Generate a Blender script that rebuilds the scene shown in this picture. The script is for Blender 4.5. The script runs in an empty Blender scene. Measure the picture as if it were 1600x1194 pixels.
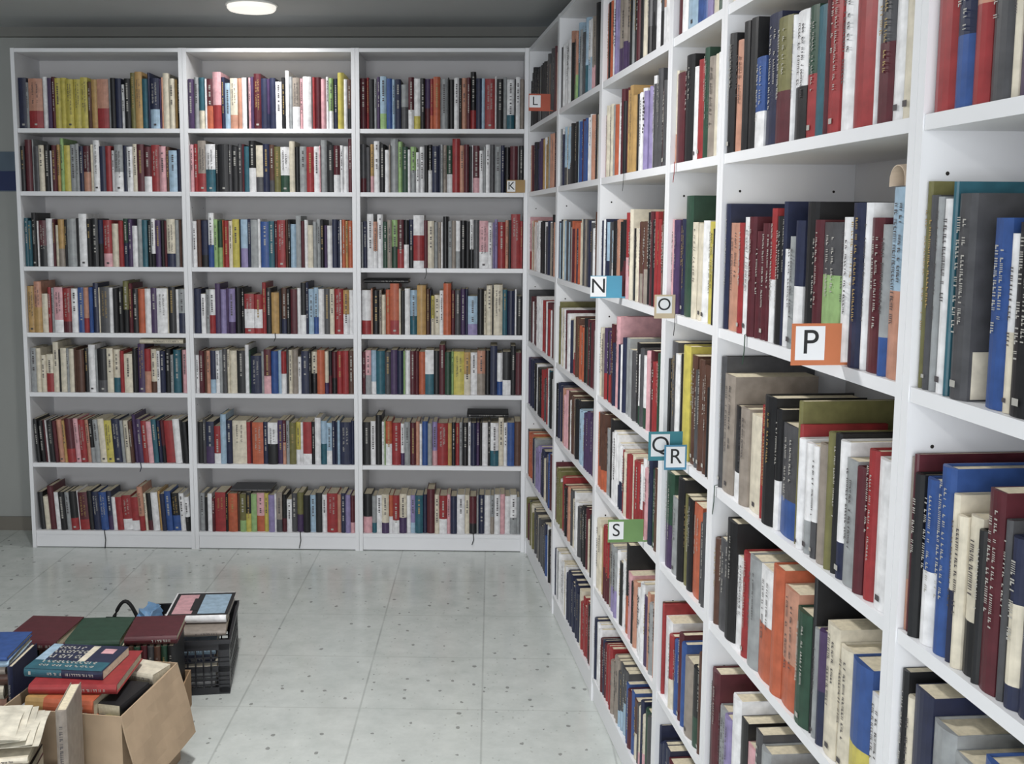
import bpy, bmesh, math, random
from mathutils import Matrix, Vector
random.seed(7)
C = bpy.context.scene.collection
scn = bpy.context.scene

# ---------------------------------------------------------------- camera
YAW, PITCH, ROLL = -0.02198775, 0.12020525, -0.00358232
FPX, PX, PY = 1676.125, 731.178, 550.419
CAMP = Vector((-0.16437554, -5.04421018, 1.58413618))
cy_, sy_ = math.cos(YAW), math.sin(YAW)
FWD = Vector((sy_*math.cos(PITCH), cy_*math.cos(PITCH), -math.sin(PITCH)))
r0 = Vector((cy_, -sy_, 0)); d0 = FWD.cross(r0)
RGT = r0*math.cos(ROLL) + d0*math.sin(ROLL)
DWN = -r0*math.sin(ROLL) + d0*math.cos(ROLL)
cam = bpy.data.cameras.new('camera'); camo = bpy.data.objects.new('camera', cam); C.objects.link(camo)
cam.sensor_fit = 'HORIZONTAL'; cam.sensor_width = 36; cam.lens = FPX/1600*36
cam.shift_x = (800-PX)/1600; cam.shift_y = (PY-597)/1600
cam.clip_start = .02; cam.clip_end = 60
m = Matrix.Identity(4)
for i in range(3):
    m[i][0] = RGT[i]; m[i][1] = -DWN[i]; m[i][2] = -FWD[i]; m[i][3] = CAMP[i]
camo.matrix_world = m
scn.camera = camo
def proj(p):
    q = Vector(p)-CAMP; dd = q.dot(FWD)
    return PX+FPX*q.dot(RGT)/dd, PY+FPX*q.dot(DWN)/dd

# ---------------------------------------------------------------- view, world, lights
scn.view_settings.view_transform = 'Standard'; scn.view_settings.look = 'None'
scn.view_settings.gamma = 1; scn.view_settings.use_curve_mapping = False
scn.view_settings.exposure = 0.0
w = bpy.data.worlds.new('world'); scn.world = w; w.use_nodes = True
w.node_tree.nodes['Background'].inputs[0].default_value = (.75, .85, 1, 1)
w.node_tree.nodes['Background'].inputs[1].default_value = 1.0
CEIL = 2.52
def area(name, loc, rot, sx, sy, power, col, shape='RECTANGLE', spread=math.pi):
    l = bpy.data.lights.new(name, 'AREA'); l.shape = shape; l.size = sx
    if shape in ('RECTANGLE', 'ELLIPSE'): l.size_y = sy
    l.energy = power; l.color = col; l.spread = spread
    o = bpy.data.objects.new(name, l); C.objects.link(o); o.location = loc; o.rotation_euler = rot
    return o
# broad soft fill light added behind the camera, at an unseen window 
area('rear_window_fill', (-.75, -7.75, 1.4), (math.radians(90), 0, 0), 3.0, 1.9, 125, (.975, .985, 1))
LAMPS = [(-1.213, -.27), (-.8, -2.6), (-.9, -5.0), (-3.1, -5.0), (-.8, -6.7)]
for i, (lx, ly) in enumerate(LAMPS):
    area('lamp_light', (lx, ly, CEIL-.034), (0, 0, 0), .19, .19, 6.5 if i == 0 else 37 if i == 1 else 10, (1, .985, .965), 'DISK', math.radians(165))

# ---------------------------------------------------------------- materials
def lin(v):
    v /= 255
    return v/12.92 if v <= .04045 else ((v+.055)/1.055)**2.4
def mat(name, rgb, rough=.5, var=.06, scale=30, spec=.4, emit=0, bump=0, metal=0):
    mt = bpy.data.materials.new(name); mt.use_nodes = True
    nt = mt.node_tree; b = nt.nodes['Principled BSDF']
    col = tuple(lin(c) for c in rgb)
    b.inputs['Roughness'].default_value = rough
    b.inputs['Metallic'].default_value = metal
    b.inputs['Specular IOR Level'].default_value = spec
    n = nt.nodes.new('ShaderNodeTexNoise'); n.inputs['Scale'].default_value = scale; n.inputs['Detail'].default_value = 3
    tc = nt.nodes.new('ShaderNodeTexCoord'); nt.links.new(tc.outputs['Object'], n.inputs['Vector'])
    r = nt.nodes.new('ShaderNodeValToRGB')
    r.color_ramp.elements[0].position = .3; r.color_ramp.elements[1].position = .7
    r.color_ramp.elements[0].color = tuple(c*(1-var) for c in col)+(1,)
    r.color_ramp.elements[1].color = tuple(min(1, c*(1+var)) for c in col)+(1,)
    nt.links.new(n.outputs['Fac'], r.inputs[0]); nt.links.new(r.outputs[0], b.inputs['Base Color'])
    if bump:
        bp = nt.nodes.new('ShaderNodeBump'); bp.inputs['Strength'].default_value = bump; bp.inputs['Distance'].default_value = .002
        nt.links.new(n.outputs['Fac'], bp.inputs['Height']); nt.links.new(bp.outputs[0], b.inputs['Normal'])
    if emit:
        b.inputs['Emission Color'].default_value = col+(1,); b.inputs['Emission Strength'].default_value = emit
    return mt
PAL = dict(w=(226,226,228), c=(214,204,180), g=(148,152,154), d=(78,78,82), k=(26,26,30), n=(34,42,76), b=(38,84,158),
           l=(150,182,206), t=(24,100,118), e=(34,76,56), v=(150,192,112), y=(208,192,34), o=(200,88,34), a=(196,152,72),
           u=(94,58,42), r=(166,26,32), m=(94,24,38), p=(216,156,164), q=(76,52,98), j=(150,136,190), s=(206,142,112),
           h=(146,134,122), z=(122,118,58))
CN = dict(w='white', c='cream', g='grey', d='dark grey', k='black', n='navy', b='blue', l='pale blue', t='teal', e='dark green',
          v='light green', y='yellow', o='orange', a='ochre', u='brown', r='red', m='maroon', p='pink', q='purple', j='lilac',
          s='salmon', h='taupe', z='olive')
CODES = list(PAL)
def cover_rgb(k, col=None):                                 # photographed colour -> surface colour under this light
    c = [lin(x)*(.92 if k in 'wcplgh' else .80) for x in (col or PAL[k])]; L_ = .3*c[0]+.59*c[1]+.11*c[2]
    c = [L_+(x-L_)*.80+.004 for x in c]
    return tuple(255*(12.92*x if x <= .0031308 else 1.055*x**(1/2.4)-.055) for x in c)
BM = [mat('cover_'+CN[k].replace(' ', '_'), cover_rgb(k), .42, .16, 45, .45) for k in CODES]
PAPER = mat('paper_block', (206,196,172), .85, .12, 120)
MARKL = mat('title_ink_light', (166,164,158), .5); MARKD = mat('title_ink_dark', (74,70,72), .5); MARKG = mat('title_ink_gold', (158,134,84), .4)
BOOKM = BM+[PAPER, MARKL, MARKD, MARKG]
IP, IL, ID, IG = len(BM), len(BM)+1, len(BM)+2, len(BM)+3
WHITE = mat('white_laminate', (226,227,230), .38, .015, 6, .45)
BACKP = mat('white_backboard', (206,205,206), .6, .02, 5, .3)
HOLE = mat('pin_hole_shadow', (40,36,34), .9)

# ---------------------------------------------------------------- mesh helpers
class MB:
    def __init__(s): s.v = []; s.f = []; s.m = []
    def quad(s, a, b, c, d, mi=0):
        n = len(s.v); s.v += [tuple(a), tuple(b), tuple(c), tuple(d)]; s.f.append((n, n+1, n+2, n+3)); s.m.append(mi)
    def poly(s, pts, mi=0):
        n = len(s.v); s.v += [tuple(p) for p in pts]; s.f.append(tuple(range(n, n+len(pts)))); s.m.append(mi)
    def box(s, x0, x1, y0, y1, z0, z1, mi=0):
        n = len(s.v)
        s.v += [(x0,y0,z0),(x1,y0,z0),(x1,y1,z0),(x0,y1,z0),(x0,y0,z1),(x1,y0,z1),(x1,y1,z1),(x0,y1,z1)]
        for q in ((0,3,2,1),(4,5,6,7),(0,1,5,4),(1,2,6,5),(2,3,7,6),(3,0,4,7)):
            s.f.append(tuple(n+i for i in q)); s.m.append(mi)
    def hexa(s, P, mi=0):                                   # eight corners, bottom ring then top ring
        n = len(s.v); s.v += [tuple(p) for p in P]
        for q in ((0,3,2,1),(4,5,6,7),(0,1,5,4),(1,2,6,5),(2,3,7,6),(3,0,4,7)):
            s.f.append(tuple(n+i for i in q)); s.m.append(mi)
    def prism(s, prof, zs, mis):                            # closed xy outline extruded through levels zs
        n = len(s.v); k = len(prof)
        for z in zs: s.v += [(x, y, z) for x, y in prof]
        for j in range(len(zs)-1):
            for i in range(k):
                a = n+j*k+i; b = n+j*k+(i+1) % k
                s.f.append((a, b, b+k, a+k)); s.m.append(mis[j])
        return n, k
    def tube(s, pts, r, mi=0, seg=6):
        n = len(s.v); pts = [Vector(p) for p in pts]
        for i, p in enumerate(pts):
            t = (pts[min(i+1, len(pts)-1)]-pts[max(i-1, 0)]).normalized()
            u = t.cross(Vector((0, 0, 1)) if abs(t.z) < .9 else Vector((1, 0, 0))).normalized(); w_ = t.cross(u)
            for j in range(seg):
                a = 2*math.pi*j/seg; s.v.append(tuple(p+u*r*math.cos(a)+w_*r*math.sin(a)))
        for i in range(len(pts)-1):
            for j in range(seg):
                a = n+i*seg+j; b = n+i*seg+(j+1) % seg; s.f.append((a, b, b+seg, a+seg)); s.m.append(mi)
        s.f.append(tuple(n+j for j in range(seg))[::-1]); s.m.append(mi)
        s.f.append(tuple(n+(len(pts)-1)*seg+j for j in range(seg))); s.m.append(mi)
    def join(s, o, M):
        n = len(s.v); s.v += [tuple(M @ Vector(p)) for p in o.v]; s.f += [tuple(n+i for i in f) for f in o.f]; s.m += o.m
    def mesh(s, name, mats):
        me = bpy.data.meshes.new(name); me.from_pydata(s.v, [], s.f)
        used = sorted(set(s.m)); idx = {u: i for i, u in enumerate(used)}
        for u in used: me.materials.append(mats[u])
        me.polygons.foreach_set('material_index', [idx[i] for i in s.m]); me.update()
        return me
    def build(s, name, mats, parent=None, **kw):
        o = bpy.data.objects.new(name, s.mesh(name, mats if isinstance(mats, list) else [mats])); C.objects.link(o)
        if parent: o.parent = parent
        tag(o, **kw); return o
def tag(o, label=None, cat=None, group=None, kind=None):
    if label: o['label'] = label
    if cat: o['category'] = cat
    if group: o['group'] = group
    if kind: o['kind'] = kind
    return o
def thing(name, label, cat, M=None, group=None):
    o = bpy.data.objects.new(name, None); C.objects.link(o); o.empty_display_size = .05
    if M is not None: o.matrix_world = M
    return tag(o, label, cat, group)
def smooth(o, ang=40):
    for p in o.data.polygons: p.use_smooth = True
    return o
T = Matrix.Translation
def RZ(a): return Matrix.Rotation(a, 4, 'Z')
def RX(a): return Matrix.Rotation(a, 4, 'X')
def RY(a): return Matrix.Rotation(a, 4, 'Y')

# ---------------------------------------------------------------- the room
ANG = 0.107852                                              # the right wall opens by about six degrees
NV = Vector((math.cos(ANG), math.sin(ANG), 0)); SV = Vector((math.sin(ANG), -math.cos(ANG), 0))
MR = Matrix.Identity(4)                                     # frame of the right bookcases: x along the run towards the camera, y into the wall
for i in range(3): MR[i][0] = SV[i]; MR[i][1] = NV[i]
MBK = T((-2.4, 0, 0))                                       # frame of the back bookcases

def floor_material():
    mt = bpy.data.materials.new('speckled_vinyl_tiles'); mt.use_nodes = True; nt = mt.node_tree; L = nt.links
    b = nt.nodes['Principled BSDF']; N = nt.nodes.new
    tc = N('ShaderNodeNewGeometry')
    sep = N('ShaderNodeSeparateXYZ'); L.new(tc.outputs['Position'], sep.inputs[0])
    def math_(op, a, bb=None, c=None):
        n = N('ShaderNodeMath'); n.operation = op
        for i, x in enumerate((a, bb, c)):
            if x is None: continue
            if isinstance(x, (int, float)): n.inputs[i].default_value = x
            else: L.new(x, n.inputs[i])
        return n.outputs[0]
    jx = math_('PINGPONG', math_('ADD', sep.outputs[0], 1.01+8), .2005)
    jy = math_('ADD', math_('PINGPONG', math_('ADD', sep.outputs[1], .431+8.44), .211), .0013)
    j = math_('MINIMUM', jx, jy)
    wob = N('ShaderNodeTexNoise'); wob.inputs['Scale'].default_value = 5; L.new(tc.outputs['Position'], wob.inputs['Vector'])
    line = N('ShaderNodeMapRange'); line.inputs['From Min'].default_value = .0012; line.inputs['From Max'].default_value = .0045
    line.inputs['To Min'].default_value = 1; line.inputs['To Max'].default_value = 0; L.new(j, line.inputs['Value'])
    lw = math_('MULTIPLY', line.outputs[0], math_('MULTIPLY', wob.outputs['Fac'], .62))
    base = N('ShaderNodeTexNoise'); base.inputs['Scale'].default_value = 9; base.inputs['Detail'].default_value = 6; base.inputs['Roughness'].default_value = .7
    L.new(tc.outputs['Position'], base.inputs['Vector'])
    cr = N('ShaderNodeValToRGB'); cr.color_ramp.elements[0].position = .3; cr.color_ramp.elements[1].position = .7
    cr.color_ramp.elements[0].color = tuple(lin(c) for c in (186,192,189))+(1,)
    cr.color_ramp.elements[1].color = tuple(lin(c) for c in (206,211,208))+(1,)
    L.new(base.outputs['Fac'], cr.inputs[0])
    def specks(scale, thr, seed):
        mp = N('ShaderNodeMapping'); mp.inputs['Location'].default_value = (seed, seed*2, 0); mp.inputs['Scale'].default_value = (1, .8, 1)
        L.new(tc.outputs['Position'], mp.inputs['Vector'])
        v = N('ShaderNodeTexVoronoi'); v.inputs['Scale'].default_value = scale; L.new(mp.outputs[0], v.inputs['Vector'])
        n = N('ShaderNodeTexNoise'); n.inputs['Scale'].default_value = scale*2.4; L.new(mp.outputs[0], n.inputs['Vector'])
        cs = N('ShaderNodeSeparateColor'); L.new(v.outputs['Color'], cs.inputs[0])
        d = math_('ADD', v.outputs['Distance'], math_('MULTIPLY', math_('SUBTRACT', n.outputs['Fac'], .5), .35))
        near = math_('LESS_THAN', d, thr)
        pick = math_('GREATER_THAN', cs.outputs[0], .74)
        return math_('MULTIPLY', near, pick)
    sA = specks(26, .17, 3.1); sB = specks(60, .2, 9.7)
    m1 = N('ShaderNodeMix'); m1.data_type = 'RGBA'; L.new(math_('MULTIPLY', sA, .62), m1.inputs['Factor']); L.new(cr.outputs[0], m1.inputs[6])
    m1.inputs[7].default_value = tuple(lin(c) for c in (92,92,90))+(1,)
    m2 = N('ShaderNodeMix'); m2.data_type = 'RGBA'; L.new(math_('MULTIPLY', sB, .28), m2.inputs['Factor']); L.new(m1.outputs[2], m2.inputs[6])
    m2.inputs[7].default_value = tuple(lin(c) for c in (120,120,116))+(1,)
    m3 = N('ShaderNodeMix'); m3.data_type = 'RGBA'; L.new(lw, m3.inputs['Factor']); L.new(m2.outputs[2], m3.inputs[6])
    m3.inputs[7].default_value = tuple(lin(c) for c in (96,98,94))+(1,)
    L.new(m3.outputs[2], b.inputs['Base Color'])
    b.inputs['Roughness'].default_value = .3; b.inputs['Specular IOR Level'].default_value = .45
    rr = N('ShaderNodeMapRange'); rr.inputs['To Min'].default_value = .12; rr.inputs['To Max'].default_value = .26
    L.new(base.outputs['Fac'], rr.inputs['Value']); L.new(rr.outputs[0], b.inputs['Roughness'])
    return mt
WALLM = mat('painted_wall', (150,152,149), .8, .03, 3)
CEILM = mat('grey_ceiling_paint', (172,174,174), .85, .03, 2)
TRIMM = mat('ceiling_trim_gap_shade', (120,120,116), .8, .03, 4)  # trim darkened to stand in for the shadow gap below the ceiling
BASEM = mat('skirting_grey', (112,108,100), .6, .05, 9)
FRM = mat('window_frame_white', (215,216,216), .4)
def struct(name, mb, m, parent=None):
    o = mb.build(name, m, parent)
    if not parent: o['kind'] = 'structure'
    return o
X0, Y0, YB = -4.4, -8.0, .30
rb = MR @ Vector((0, .285, 0)); far = MR @ Vector((8.4, .285, 0))       # behind the right bookcases
b = MB(); b.box(X0-.1, 2.2, Y0-.1, YB+.1, -.1, 0); struct('floor', b, floor_material())
b = MB(); b.box(X0-.1, 2.2, Y0-.1, YB+.1, CEIL, CEIL+.1); struct('ceiling', b, CEILM)
b = MB(); b.box(X0-.1, 2.2, YB, YB+.1, 0, CEIL); struct('wall_back', b, WALLM)
b = MB()
p = [MR @ Vector(q) for q in ((-.1,.30,0),(8.3,.30,0),(8.3,.40,0),(-.1,.40,0),(-.1,.30,CEIL),(8.3,.30,CEIL),(8.3,.40,CEIL),(-.1,.40,CEIL))]
b.hexa(p); struct('wall_right', b, WALLM)
b = MB()                                                    # left wall with a glazed door opening
b.box(X0-.1, X0, Y0, -5.6, 0, CEIL); b.box(X0-.1, X0, -3.6, YB, 0, CEIL); b.box(X0-.1, X0, -5.6, -3.6, 2.2, CEIL); struct('wall_left', b, WALLM)
b = MB()
b.box(X0, -2.4, Y0-.1, Y0, 0, CEIL); b.box(.8, 1.9, Y0-.1, Y0, 0, CEIL); b.box(-2.4, .8, Y0-.1, Y0, 0, .45); b.box(-2.4, .8, Y0-.1, Y0, 2.4, CEIL); struct('wall_rear', b, WALLM)
b = MB()
for x in (-2.4, -1.35, -.3, .75): b.box(x, x+.05, Y0-.07, Y0-.01, .45, 2.4)
b.box(-2.4, .8, Y0-.07, Y0-.01, .45, .50); b.box(-2.4, .8, Y0-.07, Y0-.01, 2.35, 2.4); struct('window_1', b, FRM)
b = MB()
for y in (-5.6, -4.63, -3.65): b.box(X0-.07, X0-.01, y, y+.05, 0, 2.2)
b.box(X0-.07, X0-.01, -5.6, -3.6, 2.15, 2.2); b.box(X0-.07, X0-.01, -5.6, -3.6, 0, .12); struct('door_1', b, FRM)
b = MB(); b.box(X0, 1.5, YB-.035, YB, CEIL-.045, CEIL); struct('trim_1', b, TRIMM)
b = MB(); b.box(X0, -2.41, YB-.012, YB, 0, .012); b.box(X0, -2.41, YB-.012, YB, .012, .07); struct('baseboard_back', b, BASEM)
# blue painted panel on the back wall, left of the bookcases
b = MB(); b.box(-2.95, -2.43, YB-.006, YB-.0005, 1.73, 1.925); pn = b.build('wall_panel', mat('panel_blue_grey', (84,98,112), .6, .1, 8), None, label='blue and grey panel on the wall at the far left edge, beside the left bookcase', cat='panel')
b = MB(); b.box(-2.95, -2.43, YB-.008, YB-.0062, 1.735, 1.83); b.build('lower_band', mat('panel_navy', (34,46,86), .55, .1, 8), pn, label='navy lower band')
# ceiling lamps
LAMPM = mat('lamp_housing', (225,225,222), .4); DIFF = mat('lamp_diffuser_glow', (250,245,236), .5, .01, emit=.75)
for i, (lx, ly) in enumerate(LAMPS):
    if i == 0:
        lt = thing('ceiling_lamp', 'round white ceiling lamp glowing above the middle bookcase of the back wall', 'lamp', T((lx, ly, CEIL)))
    else:
        lt = thing('ceiling_lamp', 'round white ceiling lamp farther into the room, behind the camera side', 'lamp', T((lx, ly, CEIL)), 'ceiling lamps outside the view')
    K = 40; ring = lambda R, z: [(R*math.cos(2*math.pi*k/K), R*math.sin(2*math.pi*k/K), z) for k in range(K)]
    for nm, rs, mm in (('lamp_rim', [ring(.112, 0), ring(.112, -.006), ring(.106, -.008)], LAMPM),
                       ('diffuser', [ring(.1055, -.004), ring(.105, -.018), ring(.098, -.026), ring(.06, -.031)], DIFF)):
        b = MB()
        for q in range(len(rs)-1):
            for k in range(K): b.quad(rs[q][k], rs[q+1][k], rs[q+1][(k+1) % K], rs[q][(k+1) % K])
        b.poly(rs[-1][::-1])
        b.build(nm, mm, lt)

# ---------------------------------------------------------------- bookcases
H = 2.379; DEP = .28; TP = .018; TS = .02
ZBACK = [2.014, 1.723, 1.370, 1.055, .767, .422, .085]
ZRIGHT = [2.02, 1.725, 1.369, 1.035, .739, .398, .085]
def bookcase(label, M, W, zs, holes):
    t = thing('bookcase', label, 'bookcase', M, 'white bookcases along the walls')
    for sx in (0, 1):
        b = MB(); x0 = .0005 if sx == 0 else W-TP-.0005
        b.box(x0, x0+TP, 0, DEP, 0, H)
        if holes:
            z = .2
            while z < 2.3:
                for yy in (.037, DEP-.045):
                    xi = x0+TP+.0003 if sx == 0 else x0-.0003
                    pts = [(xi, yy+.0028*math.cos(k*math.pi/4), z+.0028*math.sin(k*math.pi/4)) for k in range(8)]
                    b.poly(pts if sx == 0 else pts[::-1], 1)
                z += .0725
        b.build('side_panel', [WHITE, HOLE], t)
    for z in zs[:-1]:
        b = MB(); b.box(TP+.001, W-TP-.001, .002, DEP-.008, z-TS, z); b.build('shelf', WHITE, t)
    b = MB(); b.box(TP+.001, W-TP-.001, .002, DEP-.008, .085-TP, .085); b.build('bottom_shelf', WHITE, t)
    b = MB(); b.box(TP+.001, W-TP-.001, .006, .02, .004, .085-TP-.0005); b.build('plinth', WHITE, t)
    b = MB(); b.box(TP+.001, W-TP-.001, .001, DEP-.008, H-TP, H-.001); b.build('top_panel', WHITE, t)
    b = MB(); b.box(.004, W-.004, DEP+.0004, DEP+.004, .02, H-.002); b.build('back_panel', BACKP, t)
UN = {'B': ['left unit of the back wall', 'middle unit of the back wall', 'right unit of the back wall'],
      'R': ['right wall unit nearest the corner', 'second right wall unit from the corner', 'right wall unit left of the narrow one',
            'narrow right wall unit', 'unit with the P sign', 'rightmost unit']}
for i in range(3):
    bookcase('tall white bookcase, the '+UN['B'][i]+', filled with books', MBK @ T((.8*i, 0, 0)), .8, ZBACK, i > 0)
EDG = [e/math.cos(ANG) for e in (0, .8, 1.6, 2.4, 2.8, 3.6, 4.4)]
lb = ['tall white bookcase in the corner, first of the right wall', 'tall white bookcase on the right wall, second from the corner',
      'tall white bookcase on the right wall, just left of the narrow one', 'narrow white bookcase on the right wall, half the width of the others',
      'tall white bookcase on the right wall bearing the orange P sign', 'tall white bookcase at the right edge, nearest the camera']
for i in range(6):
    bookcase(lb[i], MR @ T((EDG[i], 0, 0)), EDG[i+1]-EDG[i], ZRIGHT, True)

DATA = """
B11 n14 g5_ s/r24 w8 q7 m6 y10 y10 y12 y12 y12 u6_ a10 s/r20 g4 k8 n10 w6_ k10 z8^ a12^ t10 n4^ n/l16 q3 s3 c10^ c10 a4 k4
B21 q9 g8 t/c10 w3 m/o10 p/r14^ n6 l9_ c/s12 s7 w8 k3 p4 q5 m12^ n10 q/n5 n9 w10_ k6 w6^ g6 h/w12 p5 w14 g2 r5 m9 p8 w5 v/w7 n7 y10^ w6 u/k6
B31 m10 r4 k8 g5 q5 l/v10 b9 l5 n9 g/d12_ m/w9 w/y10 k8 q/m8 r/o5 o11 g12 k2 k8 w8 k4 s8 m6 k/r9^ n9 l5 r16 w3 k10 g6 w/t12 k2 w7 h6
B12 k6 m10^ g2^ d8 c8 k8 w3_ m7 a5 v5^ y9 g8 g5 n6 m/s11 c4 w9^ n9 r8 w5_ g/w12 n6 w8 c6 m10 m/w11 r12 p10 u4 l12_ n6_
B22 p5 r6 h/r12^ w/t14 k5 k14 d5 k9 d6 m3 t7 k/w10^ c/d10 n10 u/d7 z9 w/e13 c8^ k7 g10 r11 w8 p2 g9^ k10 m/w9 w5 w7 m5^
B32 d/m8 d6 a/p5 w8^ k8 w6_ h2 g11^ v6^ e8 w4_ v/g8 w5_ w7 k5 k/w6 n9 n3 g4 h5 e/w8 r11^ s6 m7 k4 w2 m/p9 w6_ g3 w6 d7 g9 n5 k8 m11 g2 k6
B13 t6 t6 k8^ w2 m/k11 w10 m4 c5_ a/h10 k4 g14 k4 w12^ k7 k10 n/k8 r/p13 c10_ r8 e/n8 q6 w8_ g7 t8 k6 w/k6 q8 k5 m4 c/n13 g6 u4 g3
B23 w7 u7 n/k12 w/b9^ v6 e/v8 o2 r8 c6 y11 k2 l/j11 n5 g12 w4 b13 t9 m5 r13 u4 k4 l9_ g8^ m5 w6 c8_ g6 g6 k6 q5_ w8_ n8 n4 w3 o6 a4 o7
B33 g3 n6 w10^ s/w6 w9^ e7 h7 v/e9 m/r10 k/w8 n/k7 w/r/w17^ m6 c10 g6 h5 w3 k8^ g6 h6 w/g7 k9 k6 w/k6 d9 p/w14 w7 j3 j5 r12 s5 k4 r14^ r4
B14 a11 s/a11^ c9_ r5 g4 p/w13 r/m14 w9 b9 s/r8 b6 n8^ c2 d14 w6 k8 k7 z/k9^ m6^ k8 o10 w9 q9 w16 c2 k10 w5 g/n10
B24 n11 w7_ g6 w/r9 q8^ j9 q4 j/q10 k9 k5 r/w/r15_ r/w/r13_ r6^ k8 a12_ k4 u/n8 k6 m10 w6 k/w8^ n4^ l8 l/b7 w9 d9 c7 r14 a/w9 w6
B34 w/r14 s3 k10 h4 c6_ o7 o/r14^ c3 k6 w8 l/t11 a14^ u6 n2 y/c5_ c8_ w6 o12^ m6 d9 q7 n4 l/j15_ k10 c4 c9^ k2 c14^ t7 n12 w3 k8_
B15 g9 c7 c7_ c/r10_ c8^ k3 c9 g4 c7 u4 u11 k6 w10^ g3 k/d15 c9 c/t10 r6 c12_ k6 k2 q10^ r/s9 c/u8 w5 n8 k8 g4_ t11 k2 p7
B25 w5_ m8 u4 s6 n/l8 w6 g5 d7 c4 c11 k13 w6^ e3 n17_ g4 m/p11 b11 l5 r/w8 d3 c6 h9 w5_ n12 k4 c/k9 o12 c/q6 k/m5 m/k8 r9 r9 u8
B35 m5 p/g9 l/w8 t14 d10 q10 n10 v3 w8 m8 m6 o10 w/t14 k9 m9^ e10 v4 y17 a/c10 w11 s/h13 k8 n11^ w/b9 k/w13 k8^ m9
B16 k6 k8 m4 w2 k10 m6 s9 a5 m/r13 p8 r11 s6 k/g7 g8 c10 y12 n14 g5 c9 u6 q6^ q8 r9 p8 t8 n6 m/k6 r15 w11 k4 k7
B26 k8 d5 n/q12 r/w10_ l9^ n9 c22 r6 m3 o17 n7 w/k15 q8 m/s5 g5 z10 y/w7 w4 r/w13 k5 w9^ l/t9 l/w8 n5 n3 l4 n17 n5
B36 k12 w8 k10^ w4 v2 o/w10 r14 w/q6 g9 m9 s6 w4 b9 g7 j/p8 r17 a6 k6 r6 g5 k9 w4 n9 q5 k4 w9 k4 w/t13 c8^ w6 b11 u10
B17 k8 c8_ m10^ w8 k10 g7 k/r12 w2 m/r15 k7 n12 b12 n/q8 w6_ r10_ r/w15_ r/w12_ s/r9^ c4 k/m8 w11 a4 n7 b10 k/b13 w8 w/k8_
B27 g8 k5_ w7 m5_ r17 k4 o15 u4 z/v10 k/y8 v9 p/o12 y7 j10 w3 h/d9 k/m7 w8_ d9 z/q10 k11 l9 k10 w8 r17 s6 n7 j8 m/p7
B37 k/p13 g/t7 w8 c/q11 o/w6 r/w10 c/q11 w6 j/l7 t12 n6 m12^ c7 r/w12 p5 n10 w12 c7 m/k11 g3 n9 w9 g/h6 w9 p7 w8 w/g10 g5
R62 r52^^ n/b41^^ s/r36^^ d42^^ c12^ q33^^ w31^ m32^
R63 z11^^ d18^ g13^ w27^ t8^^ d40^ x35 b35 w/c19_ k35_^ n29^ k28
R64 h/s6^ m8^ k21 b/w34 b34^ c/n14 c20_ c/k28_ k16_ m33^ d12 n/c/n27_ n28_ k46
R65 k17^ c22 n47^ g55_^ g66_ b54_^ c50 d57
R51 c21 k109 n158 m185 w190 k61
R52 k145^ b/w48__ n61^ z/m67 w14 w/k48 e/r37 t41 m17 r41^ w43^ r72^^ w10^ d/m45^ w30^ c35^^
R53 n27^ s59 r27 w33 m87 m23 r/w23^ k31 n12^ w18__ g32_ n/w34 k46^ m31 d/v/d64 w35 n40^ w17 m39_ g/b26_ l/s44^
R54 d23^^ h65^ k/w43_ h45_ c67_ r17 k56^ k/w22 d/b69_ z14^ r9 w20_ w/g30_ w/d21_ h36_ z22 k19 w/n31 g36_ m28_ r31_^ w54_^
R55 u28_ d42_ k57^ w43_ r37 g60 w/o64 o51^ s/o63 e61_ k8^^ g19_ q/n28_ c47 c47_ b/y66_ w37__
R56 k6 m47^ g43_ j41_ w47^ k38 p44_ d79^ p64_ r75 g83 k76 c91
R57 k49 m128 g150 r191 k159
R41 m36 w36 l75 b79 j36 c47
R42 c/s11 m65 k62^ w30 r48 e32^ h45 c35
R43 p23 q77 e57^^ c40 c53 w37 y36
R44 k6 d49^^ w39^ k27^ y53^^ u137^
R45 e/q66^ g45_ k44^ z32 k36 o60 d19_
R46 u6^ r10^ w60 r/c29_ b94_ h63_ k/e45_
R47 n6^ n82_ m75_ c134
R31 o121 j60 h/q121 k155 c68 d/k140^ s/w59
R32 r40_ c108 o85 m73^ a92^ k30 w71 j75 w58^ d92^
R33 n71 l/n55 l/w62_ s60 k/m74 r/p55^ c105^ u/h71 k80^ r51^
R34 e6 c67 q/r84 m62^ p35^^ n116_ g47_ d53_ k30 w/e85_ p54 r59_
R35 o11^ u/o98^ g38 k37^ w80 w/n68_ r81_ r122_ w/r57_ p42_
R36 c61^ a40 r/m104^ g/j89 w93 k/o33^^ p48_ k54_ w95_ q56_
R37 n28 w71 m68_ r84_ h89_ d/l101_ b87_ u/c53_ c/p72_
R21 d38 w163 s/v138^ l/t163^ w/l76 h/p73 k41^
R22 g20 n71 l/d135 k127 l36 b150 w108 k41
R23 n6 l210 u53 o162 c59 d113 w85
R24 z6 z55^ w196 c/r104_ u87 o106_ e34_ m77 m32
R25 k26 n118 p98_ u157 k62 l84_ q135_
R26 m6^ z137 r167 k53 c52_ d111_ k82_ m57
R27 n17 w92 w88_ w71_ n95_ n153_ c37 r106_
R11 k53_ k174^ k/d247 d161^
R12 c6 m89 n173 q109 a154 g97
R13 p/r61^ c81 w209 k89 w185
R14 d65^ m160 w187 r71 m85
R15 q45 n144 k210 r107
R16 d27 o126 a120 j133_ n161_
R17 z238 d155 d128_
"""
SP = {'P': 3.411, 'N': 1.952, 'O': 2.519, 'Q': 2.61, 'R': 2.646, 'S': 2.266, 'L': 0.629}
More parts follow.
